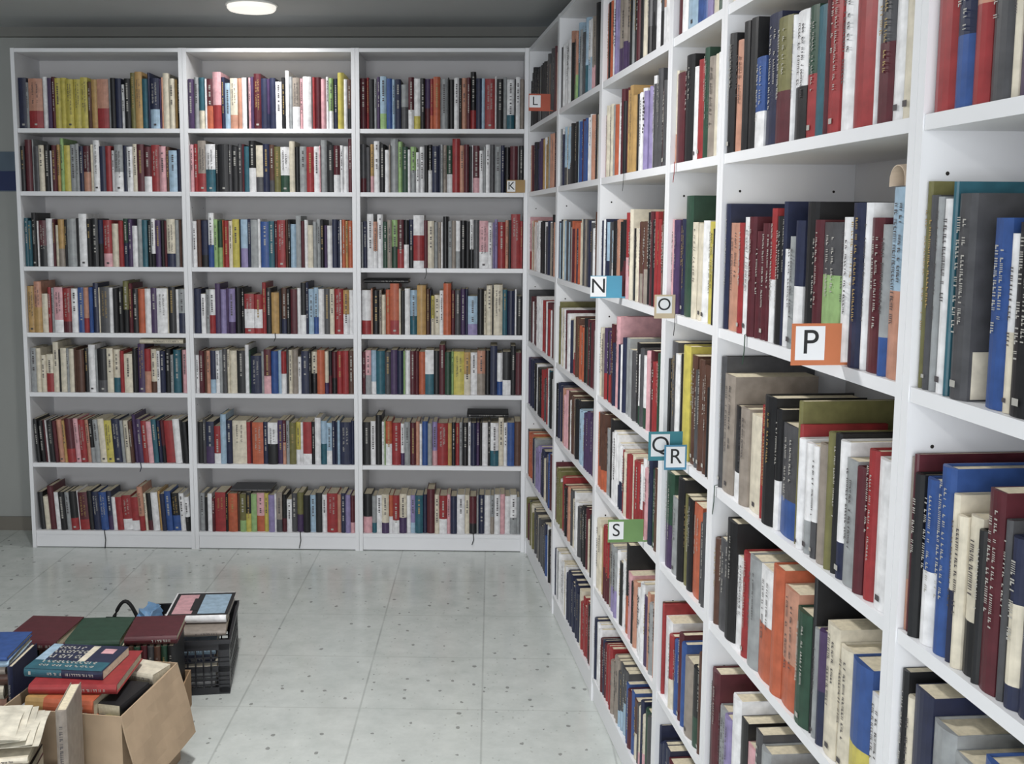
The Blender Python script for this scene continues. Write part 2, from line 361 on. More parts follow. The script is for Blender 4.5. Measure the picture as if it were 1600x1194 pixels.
# ---------------------------------------------------------------- books
LIGHT = set('wcglvypjsah')
def lum(k): return sum(PAL[k])/3
def book_parts(t, h, d, cols, rnd, rich, hard):
    """cover, pages and title of one book: spine at y=0 facing -y, x along thickness, z up"""
    cv = MB(); wd = .0022 if hard else .0008; bul = min(.004, t*.16) if hard and t > .012 else .0004
    n = 5; out = [(0, d), (0, .004)]
    for i in range(1, n): a = i/n; out.append((t*a, .004-.004*min(1, 4*a*(1-a))-bul*4*a*(1-a)+.0004))
    out += [(t, .004), (t, d)]
    inn = [(t-wd, d), (t-wd, .006), (wd, .006), (wd, d)]
    prof = out+inn
    if len(cols) == 1: zs = [0, h]; ms = [cols[0]]
    elif len(cols) == 2: q = rnd.uniform(.25, .5)*h; zs = [0, q, h]; ms = [cols[1], cols[0]]
    else: zs = [0, .14*h, .62*h, h]; ms = [cols[2], cols[1], cols[0]]
    if len(cols) == 3 and cols[2] != cols[0]: zs = [0, .55*h, .8*h, h]
    mi = [CODES.index(c) for c in ms]
    b0, k = cv.prism(prof, zs, mi)
    ko = len(out)
    for lvl, m_ in ((0, mi[0]), (len(zs)-1, mi[-1])):
        ids = [b0+lvl*k+i for i in range(k)]
        o_, i_ = ids[:ko], ids[ko:]
        fs = [(o_[0], o_[1], i_[2], i_[3]), (o_[-2], o_[-1], i_[0], i_[1]), tuple(o_[1:-1])+(i_[1], i_[2])]
        for f in fs: cv.f.append(f if lvl == 0 else f[::-1]); cv.m.append(m_)
    pg = MB(); ins = .0035 if hard else .0006
    pg.box(wd+.0002, t-wd-.0002, .0062, d-(.004 if hard else .0008), ins, h-ins, IP)
    ti = MB(); pm = MB(); c0 = ms[-1]
    if t > .010 and rnd.random() < (.7 if rich else .55):
        ink = IL if lum(c0) < 125 else ID
        if lum(c0) < 110 and rnd.random() < .22: ink = IG
        yf = -bul-.0007; rows = 2 if (t > .03 and rich) else 1
        for rr in range(rows):
            xc = t*(.5 if rows == 1 else (.34, .66)[rr]); hw = min(t*.15, .0042) if rows == 1 else min(t*.09, .0038)
            z = h*rnd.uniform(.86, .93); zend = h*rnd.uniform(.28, .55)
            while z > zend:
                g = rnd.uniform(.0028, .0052) if rich else rnd.uniform(.003, .007)
                if rnd.random() < .82:
                    x0, x1 = xc-hw, xc+hw
                    if rich:
                        k_ = rnd.random()
                        if k_ < .45:
                            ti.quad((x0, yf, z-g*.35), (x1, yf, z-g*.35), (x1, yf, z), (x0, yf, z), ink)
                            ti.quad((x0, yf, z-g), (x0+hw*.7, yf, z-g), (x0+hw*.7, yf, z-g*.35), (x0, yf, z-g*.35), ink)
                        elif k_ < .75:
                            ti.quad((x0, yf, z-g*.3), (x1, yf, z-g*.3), (x1, yf, z), (x0, yf, z), ink)
                            ti.quad((x0, yf, z-g), (x1, yf, z-g), (x1, yf, z-g*.72), (x0, yf, z-g*.72), ink)
                        else:
                            ti.quad((x0, yf, z-g), (x1, yf, z-g), (x1, yf, z-g*.6), (x0, yf, z-g*.6), ink)
                    else: ti.quad((x0, yf, z-g), (x1, yf, z-g), (x1, yf, z), (x0, yf, z), ink)
                z -= g+(.0014 if rich else .003)
    if rich and rnd.random() < .35 and t > .014:
            c1 = ms[0]; ink = IL if lum(c1) < 125 else ID; s_ = min(t*.2, .006); yf = -bul-.0007
            pm.quad((t/2-s_, yf, h*.06), (t/2+s_, yf, h*.06), (t/2+s_, yf, h*.06+s_*1.4), (t/2-s_, yf, h*.06+s_*1.4), ink)
    ti.pm = pm
    return cv, pg, ti
def parse(s):
    import re
    for ln in s.strip().splitlines():
        key, *tk = ln.split(); o = []
        for k in tk:
            m_ = re.match(r'([a-z/]+)(\d+)([\^_]*)', k); o.append((m_[1].split('/'), int(m_[2]), m_[3]))
        yield key[0], int(key[1]), int(key[2]), o
REC = []                                                    # every shelved book: where it stands and what it looks like
BASEH = {'B': [.232, .215, .222, .215, .208, .21, .19], 'R': [.232, .212, .222, .218, .215, .21, .2]}
for side, bay, row, toks in parse(DATA):
    rnd = random.Random(bay*100+row+(1000 if side == 'R' else 0))
    if side == 'B': x0, W, M0, zb = .8*(bay-1), .8, MBK, ZBACK[row-1]
    else: x0, W, M0, zb = EDG[bay-1], EDG[bay]-EDG[bay-1], MR, ZRIGHT[row-1]
    a, e = x0+TP+.003, x0+W-TP-.003
    bks = []
    if side == 'B':
        tot = sum(t[1] for t in toks)
        bks = [(c, w_/tot, f) for c, w_, f in toks]; sc = (e-a-.0004*len(bks))
        bks = [(c, w_*sc, f) for c, w_, f in bks]
    else:
        lim = .05 if bay <= 3 else .076
        for c, w_, f in toks:
            w_ /= 1000
            if w_ > lim:
                k = math.ceil(w_/(.033 if bay <= 3 else .04))
                fr = [rnd.uniform(.7, 1.3) for _ in range(k)]; s_ = sum(fr)
                for q in range(k):
                    cc = c if q % 2 == 0 or rnd.random() < .45 else [rnd.choice('wgcdkmnhs')]
                    bks.append((cc, w_*fr[q]/s_, f if q == 0 else rnd.choice(['', '', '_', f])))
            else: bks.append((c, w_, f))
        used = sum(k[1] for k in bks)
        while used < e-a-.03:
            w_ = rnd.uniform(.016, .038); bks.append(([rnd.choice('wgcdkmnhsrbuet')], w_, rnd.choice(['', '', '_', '^']))); used += w_
        sc = min(1, (e-a-.0005*len(bks)-.001)/used)
        bks = [(c, w_*sc, f) for c, w_, f in bks]
    x = a; lean = math.radians(-3.5) if (side, bay) == ('B', 1) and row in (6, 7) else 0
    if lean: sc = (e-a-.016)/(e-a); x += .0145
    for i, (c, w_, f) in enumerate(bks):
        if c[0] == 'x': x += w_; continue
        if lean: w_ *= sc*math.cos(lean)
        dh = .026*f.count('^')-.024*f.count('_')
        h = BASEH[side][row-1]+dh+rnd.uniform(-.007, .007)
        if side == 'R' and bay == 5 and row == 3 and i > 18: h += .02
        top = (H-TP if row == 1 else (ZBACK if side == 'B' else ZRIGHT)[row-2]-TS)-zb-.006
        h = min(h, top)
        d = min(.235, h*rnd.uniform(.66, .74)); yf = .010+rnd.uniform(0, .012) if side == 'B' else (.005 if bay >= 5 else .007)+rnd.uniform(0, .006)
        REC.append(dict(side=side, bay=bay, row=row, i=i, c=c, t=w_-.0003, h=h, d=d, x=x, y=yf, z=zb+.0004, M=M0, lean=lean, f=f,
                        hard=rnd.random() < .55, seed=rnd.random(), n=len(bks)))
        x += w_/math.cos(lean)+.0004
def recM(r): return r['M'] @ T((r['x'], r['y'], r['z'])) @ RY(r['lean'])
def clip_area(P):
    xs = [p[0] for p in P]; ys = [p[1] for p in P]
    w_ = max(0, min(1600, max(xs))-max(0, min(xs))); h_ = max(0, min(1194, max(ys))-max(0, min(ys)))
    return w_*h_ if max(xs)-min(xs) < 3000 else 0
for r in REC:
    M_ = recM(r); P = []
    for (x_, z_) in ((0, 0), (r['t'], 0), (r['t'], r['h']), (0, r['h'])):
        q = M_ @ Vector((x_, 0, z_))
        if (q-CAMP).dot(FWD) < .15: P = None; break
        P.append(proj(q))
    r['area'] = clip_area(P) if P else 0
NIND = 262
order = sorted(REC, key=lambda r: -r['area'])
for k, r in enumerate(order): r['ind'] = k < NIND and r['area'] > 30
# ---- names for the labels
ROWN = ['top shelf', 'second shelf', 'third shelf', 'fourth shelf', 'fifth shelf', 'sixth shelf', 'bottom shelf']
UNITN = {'B1': 'back wall left unit', 'B2': 'back wall middle unit', 'B3': 'back wall right unit', 'R1': 'right wall corner unit', 'R2': 'right wall second unit',
         'R3': 'right wall third unit', 'R4': 'narrow unit', 'R5': 'P sign unit', 'R6': 'rightmost unit'}
def cname(r):
    c = [CN[k] for k in r['c']]
    return c[0] if len(c) == 1 or c[0] == c[1] else c[0]+' and '+c[1]
rows = {}
for r in REC: rows.setdefault((r['side'], r['bay'], r['row']), []).append(r)
for k, rs in rows.items():
    mt_ = sorted(q['t'] for q in rs)[len(rs)//2]; mh = sorted(q['h'] for q in rs)[len(rs)//2]
    for q in rs:
        s_ = 'tall' if q['h'] > mh+.014 else 'short' if q['h'] < mh-.016 else ''
        g = 'thick' if q['t'] > mt_*1.5 else 'thin' if q['t'] < mt_*.55 else ''
        q['size'] = s_ or g
ORD = ['first', 'second', 'third', 'fourth', 'fifth', 'sixth', 'seventh', 'eighth', 'ninth', 'tenth', 'eleventh', 'twelfth', 'thirteenth', 'fourteenth',
       'fifteenth', 'sixteenth', 'seventeenth', 'eighteenth', 'nineteenth', 'twentieth']
def key3(rs, i):
    q = rs[i]; return (cname(q), rs[i-1]['c'][0] if i else '-', rs[i+1]['c'][0] if i+1 < len(rs) else '-')
for k, rs in rows.items():
    keys = [key3(rs, i) for i in range(len(rs))]
    un = UNITN[k[0]+str(k[1])]; rn = ROWN[k[2]-1]
    for i, q in enumerate(rs):
        if not q['ind']: continue
        where = rn+' of '+un
        head = (q['size']+' ' if q['size'] else '')+cname(q)
        if keys.count(keys[i]) == 1 and 0 < i < len(rs)-1:
            a_, b_ = CN[keys[i][1]], CN[keys[i][2]]
            lab = '%s book between %s and %s ones, %s' % (head, a_, b_, where) if a_ != b_ else '%s book between two %s ones, %s' % (head, a_, where)
        elif i == 0: lab = '%s book standing first at the left end, %s' % (head, where)
        elif i == len(rs)-1: lab = '%s book standing last at the right end, %s' % (head, where)
        elif i < 20: lab = '%s book, %s from the left, %s' % (head, ORD[i], where)
        else: lab = '%s book, %s from the right, %s' % (head, ORD[len(rs)-1-i], where)
        if len(lab.split()) > 16: lab = lab.replace(q['size']+' ', '', 1) if q['size'] else lab
        if len(lab.split()) > 16: lab = lab.replace(' of ', ' ', 1)
        if len(lab.split()) > 16: lab = lab.replace('standing ', '').replace(' ones,', ',')
        q['label'] = lab
RIB = {('R', 5, 3, 3.01): ('e', .055), ('R', 4, 2, 2.5): ('r', .045), ('R', 4, 3, 2.53): ('k', .05), ('R', 5, 4, 2.86): ('e', .06), ('R', 3, 2, 1.95): ('k', .05),
       ('B', 3, 3, 1.93): ('k', .05), ('B', 1, 7, .36): ('k', .09), ('B', 2, 7, 1.31): ('k', .075), ('B', 3, 7, 2.16): ('k', .05), ('B', 1, 6, .55): ('n', .04), ('B', 2, 4, 1.2): ('k', .035)}
for (s_, b_, w_, x_), v_ in RIB.items():
    q = min(rows[(s_, b_, w_)], key=lambda r: abs(r['x']+r['t']/2-x_)); q['rib'] = v_
def ribbon(r):
    c, L_ = r['rib']; b = MB(); x = r['t']*.5; y = -r['y']-.0015; w_ = .0022; mi = CODES.index(c)
    pts = [(x, -.004, .004), (x+.002, y, .003), (x+.004, y-.001, -L_*.5), (x-.004, y-.001, -L_)]
    for p0, p1 in zip(pts, pts[1:]):
        b.hexa([(p0[0]-w_, p0[1]-.0006, p0[2]), (p0[0]+w_, p0[1]-.0006, p0[2]), (p0[0]+w_, p0[1], p0[2]+.0002), (p0[0]-w_, p0[1], p0[2]+.0002),
                (p1[0]-w_, p1[1]-.0006, p1[2]), (p1[0]+w_, p1[1]-.0006, p1[2]), (p1[0]+w_, p1[1], p1[2]), (p1[0]-w_, p1[1], p1[2])], mi)
    return b
stuff = MB()
for r in REC:
    rnd = random.Random(r['seed']); cv, pg, ti = book_parts(r['t'], r['h'], r['d'], r['c'], rnd, r['ind'], r['hard'])
    M_ = recM(r)
    if r['ind']:
        t = thing('book', r['label'], 'book', M_, 'books standing on the white shelves')
        cv.build('cover', BOOKM, t); pg.build('page_block', BOOKM, t)
        if ti.f: ti.build('spine_title', BOOKM, t)
        if ti.pm.f: ti.pm.build('publisher_mark', BOOKM, t)
        if 'rib' in r: ribbon(r).build('ribbon', BOOKM, t)
    else:
        for q in (cv, pg, ti)+((ribbon(r),) if 'rib' in r else ()): stuff.join(q, M_)
stuff.build('shelved_books', BOOKM, None, label='the many smaller-looking books filling the far shelves of both walls', cat='books', kind='stuff')
# books lying flat on top of a row
def lying(label, M, t, h, d, cols, hard=True, seed=1, group='books lying flat', rich=True, name='book'):
    """flat book: spine along local x facing -y, thickness up, foot at the origin"""
    rnd = random.Random(seed); cv, pg, ti = book_parts(t, h, d, cols, rnd, rich, hard)
    MM = M @ T((0, 0, t)) @ RY(math.pi/2)
    q = thing(name, label, 'book', MM, group)
    cv.build('cover', BOOKM, q); pg.build('page_block', BOOKM, q)
    if ti.f: ti.build('spine_title', BOOKM, q)
    if ti.pm.f: ti.pm.build('publisher_mark', BOOKM, q)
    return q
def rowtop(s_, b_, w_, xa, xb): return max(r['z']+r['h']*math.cos(r['lean']) for r in rows[(s_, b_, w_)] if r['x'] < xb and r['x']+r['t'] > xa)
for lab, key, xa, h, d, t, cols in (
    ('cream book lying flat on top of the fifth shelf row, back wall left unit', ('B', 1, 5), .55, .21, .15, .022, ['c']),
    ('dark grey book lying flat on the bottom shelf row, back wall middle unit', ('B', 2, 7), .97, .2, .14, .012, ['d']),
    ('black book lying flat on the sixth shelf row, back wall right unit', ('B', 3, 6), 2.12, .2, .15, .016, ['k']),
    ('black book lying flat on the fourth shelf row, back wall right unit', ('B', 3, 4), 1.63, .21, .15, .018, ['k'])):
    z = rowtop(*key, xa, xa+h); lying(lab, MBK @ T((xa, .03, z+.0006)), t, h, d, cols, seed=int(xa*100))

# ---------------------------------------------------------------- letter signs
INK = mat('letter_ink', (34,36,38), .6); CARDW = mat('white_paper_square', (232,234,236), .7, .02)
def letter_mesh(ch, size):
    cu = bpy.data.curves.new('letter', 'FONT'); cu.body = ch; cu.size = size; cu.extrude = .0002; cu.align_x = 'CENTER'; cu.align_y = 'CENTER'
    o = bpy.data.objects.new('tmp', cu); C.objects.link(o); bpy.context.view_layer.update()
    me = bpy.data.meshes.new_from_object(o.evaluated_get(bpy.context.evaluated_depsgraph_get())); bpy.data.objects.remove(o)
    return me
def sign(ch, label, M, W, Hh, col, sq, frame=.004, tab=.04, rgb_name='card'):
    """card faces local -y; x right, z up; sq = (x0, x1) of the white paper square; tab reaches between the books on +x side"""
    t = thing('shelf_sign', label, 'sign', M, 'letter signs on the shelves')
    cm = mat('card_'+rgb_name, cover_rgb('-', col), .6, .04)
    b = MB(); b.box(0, W, 0, .0012, 0, Hh)
    if tab: b.box(W, W+tab, 0, .0012, 0, .004)
    b.build('card', cm, t)
    b = MB(); b.box(sq[0], sq[1], -.0005, 0, sq[2], sq[3]); b.build('paper_square', CARDW, t)
    me = letter_mesh(ch, (sq[3]-sq[2])*1.02); me.materials.append(INK)
    o = bpy.data.objects.new('letter', me); C.objects.link(o); o.parent = t
    o.location = ((sq[0]+sq[1])/2, -.0008, (sq[2]+sq[3])/2); o.rotation_euler = (math.pi/2, 0, 0)
def gap_s(b_, w_, s_):                                      # nearest gap between two books of that row
    rs = rows[('R', b_, w_)]; return min((r['x'] for r in rs[1:]), key=lambda x: abs(x-s_))-.0004
def rsign(ch, label, b_, w_, s_, W, Hh, col, sq, dz=.001, out=None, tab=.03, nm='card'):
    s_ = gap_s(b_, w_, s_) if tab else s_
    # local -y looks along +SV (towards the camera side), local +x looks into the wall
    M = MR @ T((s_, -(W if out is None else out), ZRIGHT[w_-1]+dz)) @ RZ(math.pi/2)
    sign(ch, label, M, W, Hh, col, sq, tab=tab, rgb_name=nm)
SIGNS = 1
rsign('P', 'orange card with a white square letter P, standing out between books', 5, 3, SP['P'], .078, .064, (224,118,44), (.006, .052, .008, .060), dz=.001, nm='orange')
rsign('N', 'light blue card with a white letter N, right wall, two units left of O', 3, 3, SP['N'], .092, .064, (56,168,206), (.0, .046, .004, .062), dz=.001, nm='sky_blue')
rsign('O', 'cream card with a black letter O at the left edge of the narrow unit', 4, 3, SP['O'], .050, .056, (222,200,160), (.005, .042, .012, .052), dz=-.008, out=.052, tab=0, nm='cream')
rsign('Q', 'teal card with a white letter Q, partly covered by the R card', 4, 4, SP['Q'], .080, .068, (40,150,165), (.006, .050, .010, .062), dz=.004, out=.082, tab=0, nm='teal')
rsign('R', 'small blue card with a white letter R, overlapping the Q card', 4, 4, SP['R'], .052, .058, (60,150,190), (.004, .048, .006, .054), dz=-.010, out=.054, tab=0, nm='blue')
rsign('S', 'green card with a white letter S, below and left of the Q and R cards', 3, 5, SP['S'], .096, .062, (116,164,84), (.002, .042, .008, .056), dz=.001, nm='green')
rsign('L', 'orange card with a white letter square in the corner unit top row', 1, 1, SP['L'], .088, .068, (206,84,44), (.002, .048, .014, .062), dz=.012, nm='red_orange')
sign('K', 'ochre card with letter K, right end of the second shelf, back wall', MBK @ T((2.302, -.006, ZBACK[1]+.0005)), .085, .058, (186,146,72), (.002, .040, .004, .054), tab=0, rgb_name='ochre')
# ---------------------------------------------------------------- crate, boxes and loose books on the floor
BLACKP = mat('black_plastic', (34,35,40), .38, .1, 20, .5)
CARDB = mat('brown_cardboard', (172,150,125), .85, .08, 14); CARDE = mat('cardboard_inner', (160,132,102), .9, .08, 14)
GREYP = mat('grey_blue_plastic', (128,140,152), .45, .06, 15)
def lattice(b, ax, c, x0, x1, z0, z1, nx, rows_, th=.004):
    """perforated crate wall in the plane ax=c"""
    def bx(xa, xb, za, zb):
        if ax == 'y': b.box(xa, xb, c, c+th, za, zb)
        else: b.box(c, c+th, xa, xb, za, zb)
    bands = [(z0, z0+.02)]+rows_+[(z1-.035, z1)]
    for za, zb in bands: bx(x0, x1, za, zb)
    bx(x0, x0+.035, z0, z1); bx(x1-.035, x1, z0, z1)
    w_ = (x1-x0-.07)/nx
    for i in range(nx+1): bx(x0+.035+w_*i-.0025, x0+.035+w_*i+.0025, z0+.02, z1-.035)
def crate(name, label, M, W, D, Hc, m_):
    t = thing(name, label, 'crate', M)
    b = MB(); b.box(0, W, 0, D, 0, .005); b.build('base', m_, t)
    rw = [(z, z+.004) for z in (.032, .047, .062)]+[(.078, .098)]+[(z, z+.004) for z in (.112, .127)]
    for ax, c, a, e in (('y', 0, 0, W), ('y', D-.004, 0, W), ('x', 0, .0042, D-.0042), ('x', W-.004, .0042, D-.0042)):
        b = MB(); lattice(b, ax, c, a, e, .005, Hc, 9 if ax == 'y' else 12, rw); b.build('side_wall', m_, t)
    b = MB()
    for q in ((-.006, W+.006, -.006, 0), (-.006, W+.006, D, D+.006), (-.006, 0, 0, D), (W, W+.006, 0, D)): b.box(*q, Hc-.012, Hc+.002)
    b.build('rim', m_, t)
    return t
MC = T((-1.04, -1.6, 0)) @ RZ(math.radians(9)) @ T((-.30, 0, 0))
crate('plastic_crate', 'black perforated plastic crate standing on the floor, holding white books', MC, .30, .37, .19, BLACKP)
# books in and on the crate
for k in range(5):
    lying('%s book lying inside the black crate, %s' % (CN['wgcnl'[k]], ['lowest of all', 'second from the bottom', 'in the middle', 'under the topmost pair', 'just under the top book'][k]),
          MC @ T((.012+.004*(k % 3), .03, .006+.0305*k)), .03, .235, .165, ['wgcnl'[k]], seed=40+k, group='books in the black crate')
lying('cream book lying tilted over the front rim of the black crate', MC @ T((.078, .02, .196)) @ RX(math.radians(2)), .018, .21, .15, ['h', 'c'], False, 51, 'books in the black crate')
q = lying('white picture book with a black frame on its cover, topmost on the black crate', MC @ T((.080, .085, .222)) @ RZ(math.radians(-3)), .026, .205, .235, ['w'], True, 52, 'books in the black crate')
b = MB(); b.box(-.0266, -.0262, .006, .228, .006, .21, CODES.index('k')); b.box(-.0270, -.0266, .02, .21, .018, .085, CODES.index('p')); b.box(-.0270, -.0266, .02, .21, .105, .198, CODES.index('l')); b.box(-.0274, -.0270, .05, .17, .075, .10, CODES.index('k'))
# cover picture lies on the upper board (local -x after the turn)
for i, v in enumerate(b.v): b.v[i] = (v[0]+.0260, v[1], v[2])
b.build('cover_picture', BOOKM, q)

def obox(name, label, M, W, D, Hc, m_, flaps):
    """open carton: four walls, a bottom and hanging flaps"""
    t = thing(name, label, 'box', M); th = .004
    b = MB(); b.box(0, W, 0, D, 0, th); b.build('bottom', m_, t)
    for q in ((0, W, 0, th), (0, W, D-th, D), (0, th, th, D-th), (W-th, W, th, D-th)):
        b = MB(); b.box(*q, th, Hc); b.build('wall', m_, t)
    for P in flaps:
        b = MB(); P = [Vector(p) for p in P]; nrm = (P[1]-P[0]).cross(P[3]-P[0]).normalized()*.004
        # a slightly buckled board
        n = 6; G = [[P[0].lerp(P[1], i/n).lerp(P[3].lerp(P[2], i/n), j/n)+nrm*math.sin(i*1.3+j)*.5 for i in range(n+1)] for j in range(n+1)]
        for j in range(n):
            for i in range(n):
                a_ = [G[j][i], G[j][i+1], G[j+1][i+1], G[j+1][i]]
                b.poly(a_); b.poly([p+nrm for p in a_][::-1])
        for j in range(n):
            for (i0) in (0, n):
                b.poly([G[j][i0], G[j+1][i0], G[j+1][i0]+nrm, G[j][i0]+nrm]); b.poly([G[i0][j], G[i0][j+1], G[i0][j+1]+nrm, G[i0][j]+nrm])
        b.build('flap', m_, t)
    return t
th0 = math.atan2(2.40-2.05, -1.078+1.124)-math.pi/2        # carton turned a little
MX = T((-1.124, -2.40, 0)) @ RZ(th0) @ T((-.34, 0, 0))
obox('cardboard_box', 'open brown cardboard box full of books, its flap hanging down on the right', MX, .34, .353, .30, CARDB,
     [[(.341, 0, .30), (.341, .353, .30), (.395, .345, .095), (.395, -.01, .095)]])
def carton_book(label, cx, cy, z, rot, t, h, d, cols, tilt=0, seed=1, hard=True, M=None, roll=0, grp='books piled in the cardboard box'):
    """flat book by its centre on the plan (of M or of the room), top view rotation in degrees, spine towards the camera"""
    MM = (M or Matrix.Identity(4)) @ T((cx, cy, z)) @ RZ(math.radians(rot)) @ RX(math.radians(tilt)) @ RY(math.radians(roll)) @ T((-h/2, -d/2, 0))
    return lying(label, MM, t, h, d, cols, hard, seed, grp)
# filling hidden below the visible pile
for k, (c, t_) in enumerate((('u', .06), ('g', .06), ('d', .055), ('e', .035))):
    z = sum((.06, .06, .055, .035)[:k])+.0045+.0006*k
    carton_book('%s book deep in the cardboard box, %s' % (CN[c], ['at its bottom', 'second layer', 'third layer', 'under the visible pile'][k]), .17, .17, z, 2, t_, .29, .24, [c], seed=80+k, M=MX)
carton_book('white book lying at the front of the cardboard box, under the orange one', .125, .085, .218, 1, .058, .22, .15, ['w', 'g'], seed=90, M=MX)
carton_book('grey book at the back of the cardboard box, supporting the red one', .125, .265, .218, 0, .058, .20, .15, ['g'], seed=99, M=MX)
carton_book('orange and yellow book under the red one in the cardboard box', .155, .11, .2768, 1, .050, .19, .19, ['o', 'a'], seed=91, M=MX)
carton_book('large bright red book under the blue cover book', .160, .165, .3272, 9, .026, .235, .235, ['r'], seed=92, M=MX)
q = carton_book('blue book with big white lettering on its cover, topmost in the cardboard box', .128, .17, .3538, 3, .024, .222, .175, ['n', 't'], seed=93, M=MX, hard=False)
# cover art on the upper board: local x of the book is thickness (down), so the cover lies at x=0
b = MB()
b.box(-.0006, -.0001, .002, .173, .002, .219, CODES.index('n')); b.box(-.0009, -.0006, .002, .06, .002, .219, CODES.index('t')); b.box(-.0009, -.0006, .06, .172, .002, .03, CODES.index('l'))
rq = random.Random(4)
for yy, hh, gl in ((.022, .010, 13), (.045, .014, 12), (.078, .022, 9), (.112, .020, 9), (.142, .016, 6)):
    z = .03
    for i in range(gl):
        g = rq.uniform(.010, .016)*(.235/.24)
        if z+g > .195: break
        b.box(-.0013, -.0009, yy, yy+hh, z, z+g*.28, IL)
        if rq.random() < .6: b.box(-.0013, -.0009, yy, yy+hh*.3, z, z+g*.75, IL)
        if rq.random() < .5: b.box(-.0013, -.0009, yy+hh*.72, yy+hh, z, z+g*.75, IL)
        z += g
b.box(-.0015, -.0009, .118, .150, .165, .2, CODES.index('p')); b.box(-.0016, -.0009, .06, .165, .125, .145, CODES.index('c'))
b.build('cover_art', BOOKM, q)
def mm(label, o): o['label'] = label
carton_book('black book at the right side of the cardboard box, beside the red one', .290, .15, .2178, 88, .060, .22, .07, ['k'], seed=94, M=MX)
carton_book('small black paperback lying on the larger black one at the right rim of the box', .290, .12, .2786, 86, .030, .15, .070, ['k'], seed=95, hard=False, M=MX)
carton_book('olive paperback at the front right corner of the cardboard box', .30, .034, .2178, 3, .062, .055, .045, ['z'], seed=96, hard=False, M=MX)
carton_book('brown book at the back right corner of the cardboard box', .284, .303, .2178, 88, .060, .066, .070, ['u', 'm'], seed=97, M=MX)
carton_book('small cream book lying at the back right of the red one', .270, .290, .2790, -12, .030, .11, .085, ['c'], seed=98, hard=False, M=MX)
# volumes behind the carton
MY = T((-1.13, -1.875, 0)) @ RZ(math.radians(5)) @ T((-.52, 0, 0))
obox('cardboard_box', 'low brown box behind the front carton, holding maroon and green volumes', MY, .52, .19, .12, CARDE, [])
vc = ['u', 'e', 'm', 'e', 'u', 'z', 'm', 'e', 'u', 'k', 'e', 'm', 'u', 'e', 'm', 'z', 'k', 'u', 'e', 'm', 'd', 'u', 'e', 'k']
for k, c in enumerate(vc):
    rnd = random.Random(200+k); t_ = .0185
    M_ = MY @ T((.012+k*.0206, .007+.006*rnd.random(), .0045))
    cv, pg, ti = book_parts(t_, .272+rnd.uniform(-.006, .003), .165, [c], rnd, True, True)
    nth = ORD[k] if k < 20 else ['fourth from the right', 'third from the right', 'second from the right', 'rightmost'][k-20]
    t = thing('book', 'slim %s volume upright in the low box, %s%s' % (CN[c], nth, ' from the left' if k < 20 else ''), 'book', M_, 'slim volumes in the low box')
    cv.build('cover', BOOKM, t); pg.build('page_block', BOOKM, t); ti.build('spine_title', BOOKM, t) if ti.f else None
for lab, cx, cy, z, rot, h, d, t_, c, sd in (
    ('large maroon volume lying flat at the left on the slim volumes', .085, .10, .2765, -7, .17, .21, .030, 'm', 1),
    ('dark green volume lying flat between the two maroon ones', .262, .095, .2765, 0, .165, .20, .026, 'e', 2),
    ('maroon volume lying flat at the right end beside the blue bag', .43, .11, .2765, 2, .16, .18, .026, 'm', 3)):
    carton_book(lab, cx, cy, z, rot, t_, h, d, [c], seed=300+sd, grp='large volumes lying on the low box', M=MY)
# blue plastic bag on the left end of the black crate
b = MB(); rq = random.Random(9); nu, nv = 16, 8; G = []
for j in range(nv+1):
    for i in range(nu):
        a = 2*math.pi*i/nu; f_ = j/nv; R_ = .055*(math.sin(math.pi*(.16+.7*f_))**.6)*(1+rq.uniform(-.25, .25))
        G.append((.024+.008*f_+R_*.62*math.cos(a)+.012*math.sin(3*a), .12-.03*f_+R_*1.5*math.sin(a), .272-.080*f_+rq.uniform(-.006, .006)*(j < nv)))
for j in range(nv):
    for i in range(nu): b.quad(G[j*nu+i], G[(j+1)*nu+i], G[(j+1)*nu+(i+1) % nu], G[j*nu+(i+1) % nu])
b.poly(G[:nu][::-1]); b.poly(G[-nu:])
bg = b.build('plastic_bag', mat('thin_blue_plastic', (104,140,176), .35, .15, 20), None, label='crumpled pale blue plastic bag on the left end of the black crate', cat='bag')
bg.matrix_world = MC
# small black bag behind the volumes, only its handle shows
tb = thing('handbag', 'small black bag behind the maroon volumes, only its curved handle showing', 'bag', T((-1.50, -1.28, 0)))
b = MB(); b.hexa([(-.10, -.05, 0), (.10, -.05, 0), (.10, .05, 0), (-.10, .05, 0), (-.08, -.02, .135), (.08, -.02, .135), (.08, .02, .135), (-.08, .02, .135)])
b.build('bag_body', mat('black_cloth', (24,24,27), .8, .1, 60), tb)
b = MB(); b.tube([(-.048+.096*i/12, 0, .13+.072*math.sin(math.pi*i/12)) for i in range(13)], .007); b.build('handle', mat('black_webbing', (20,20,22), .7), tb)
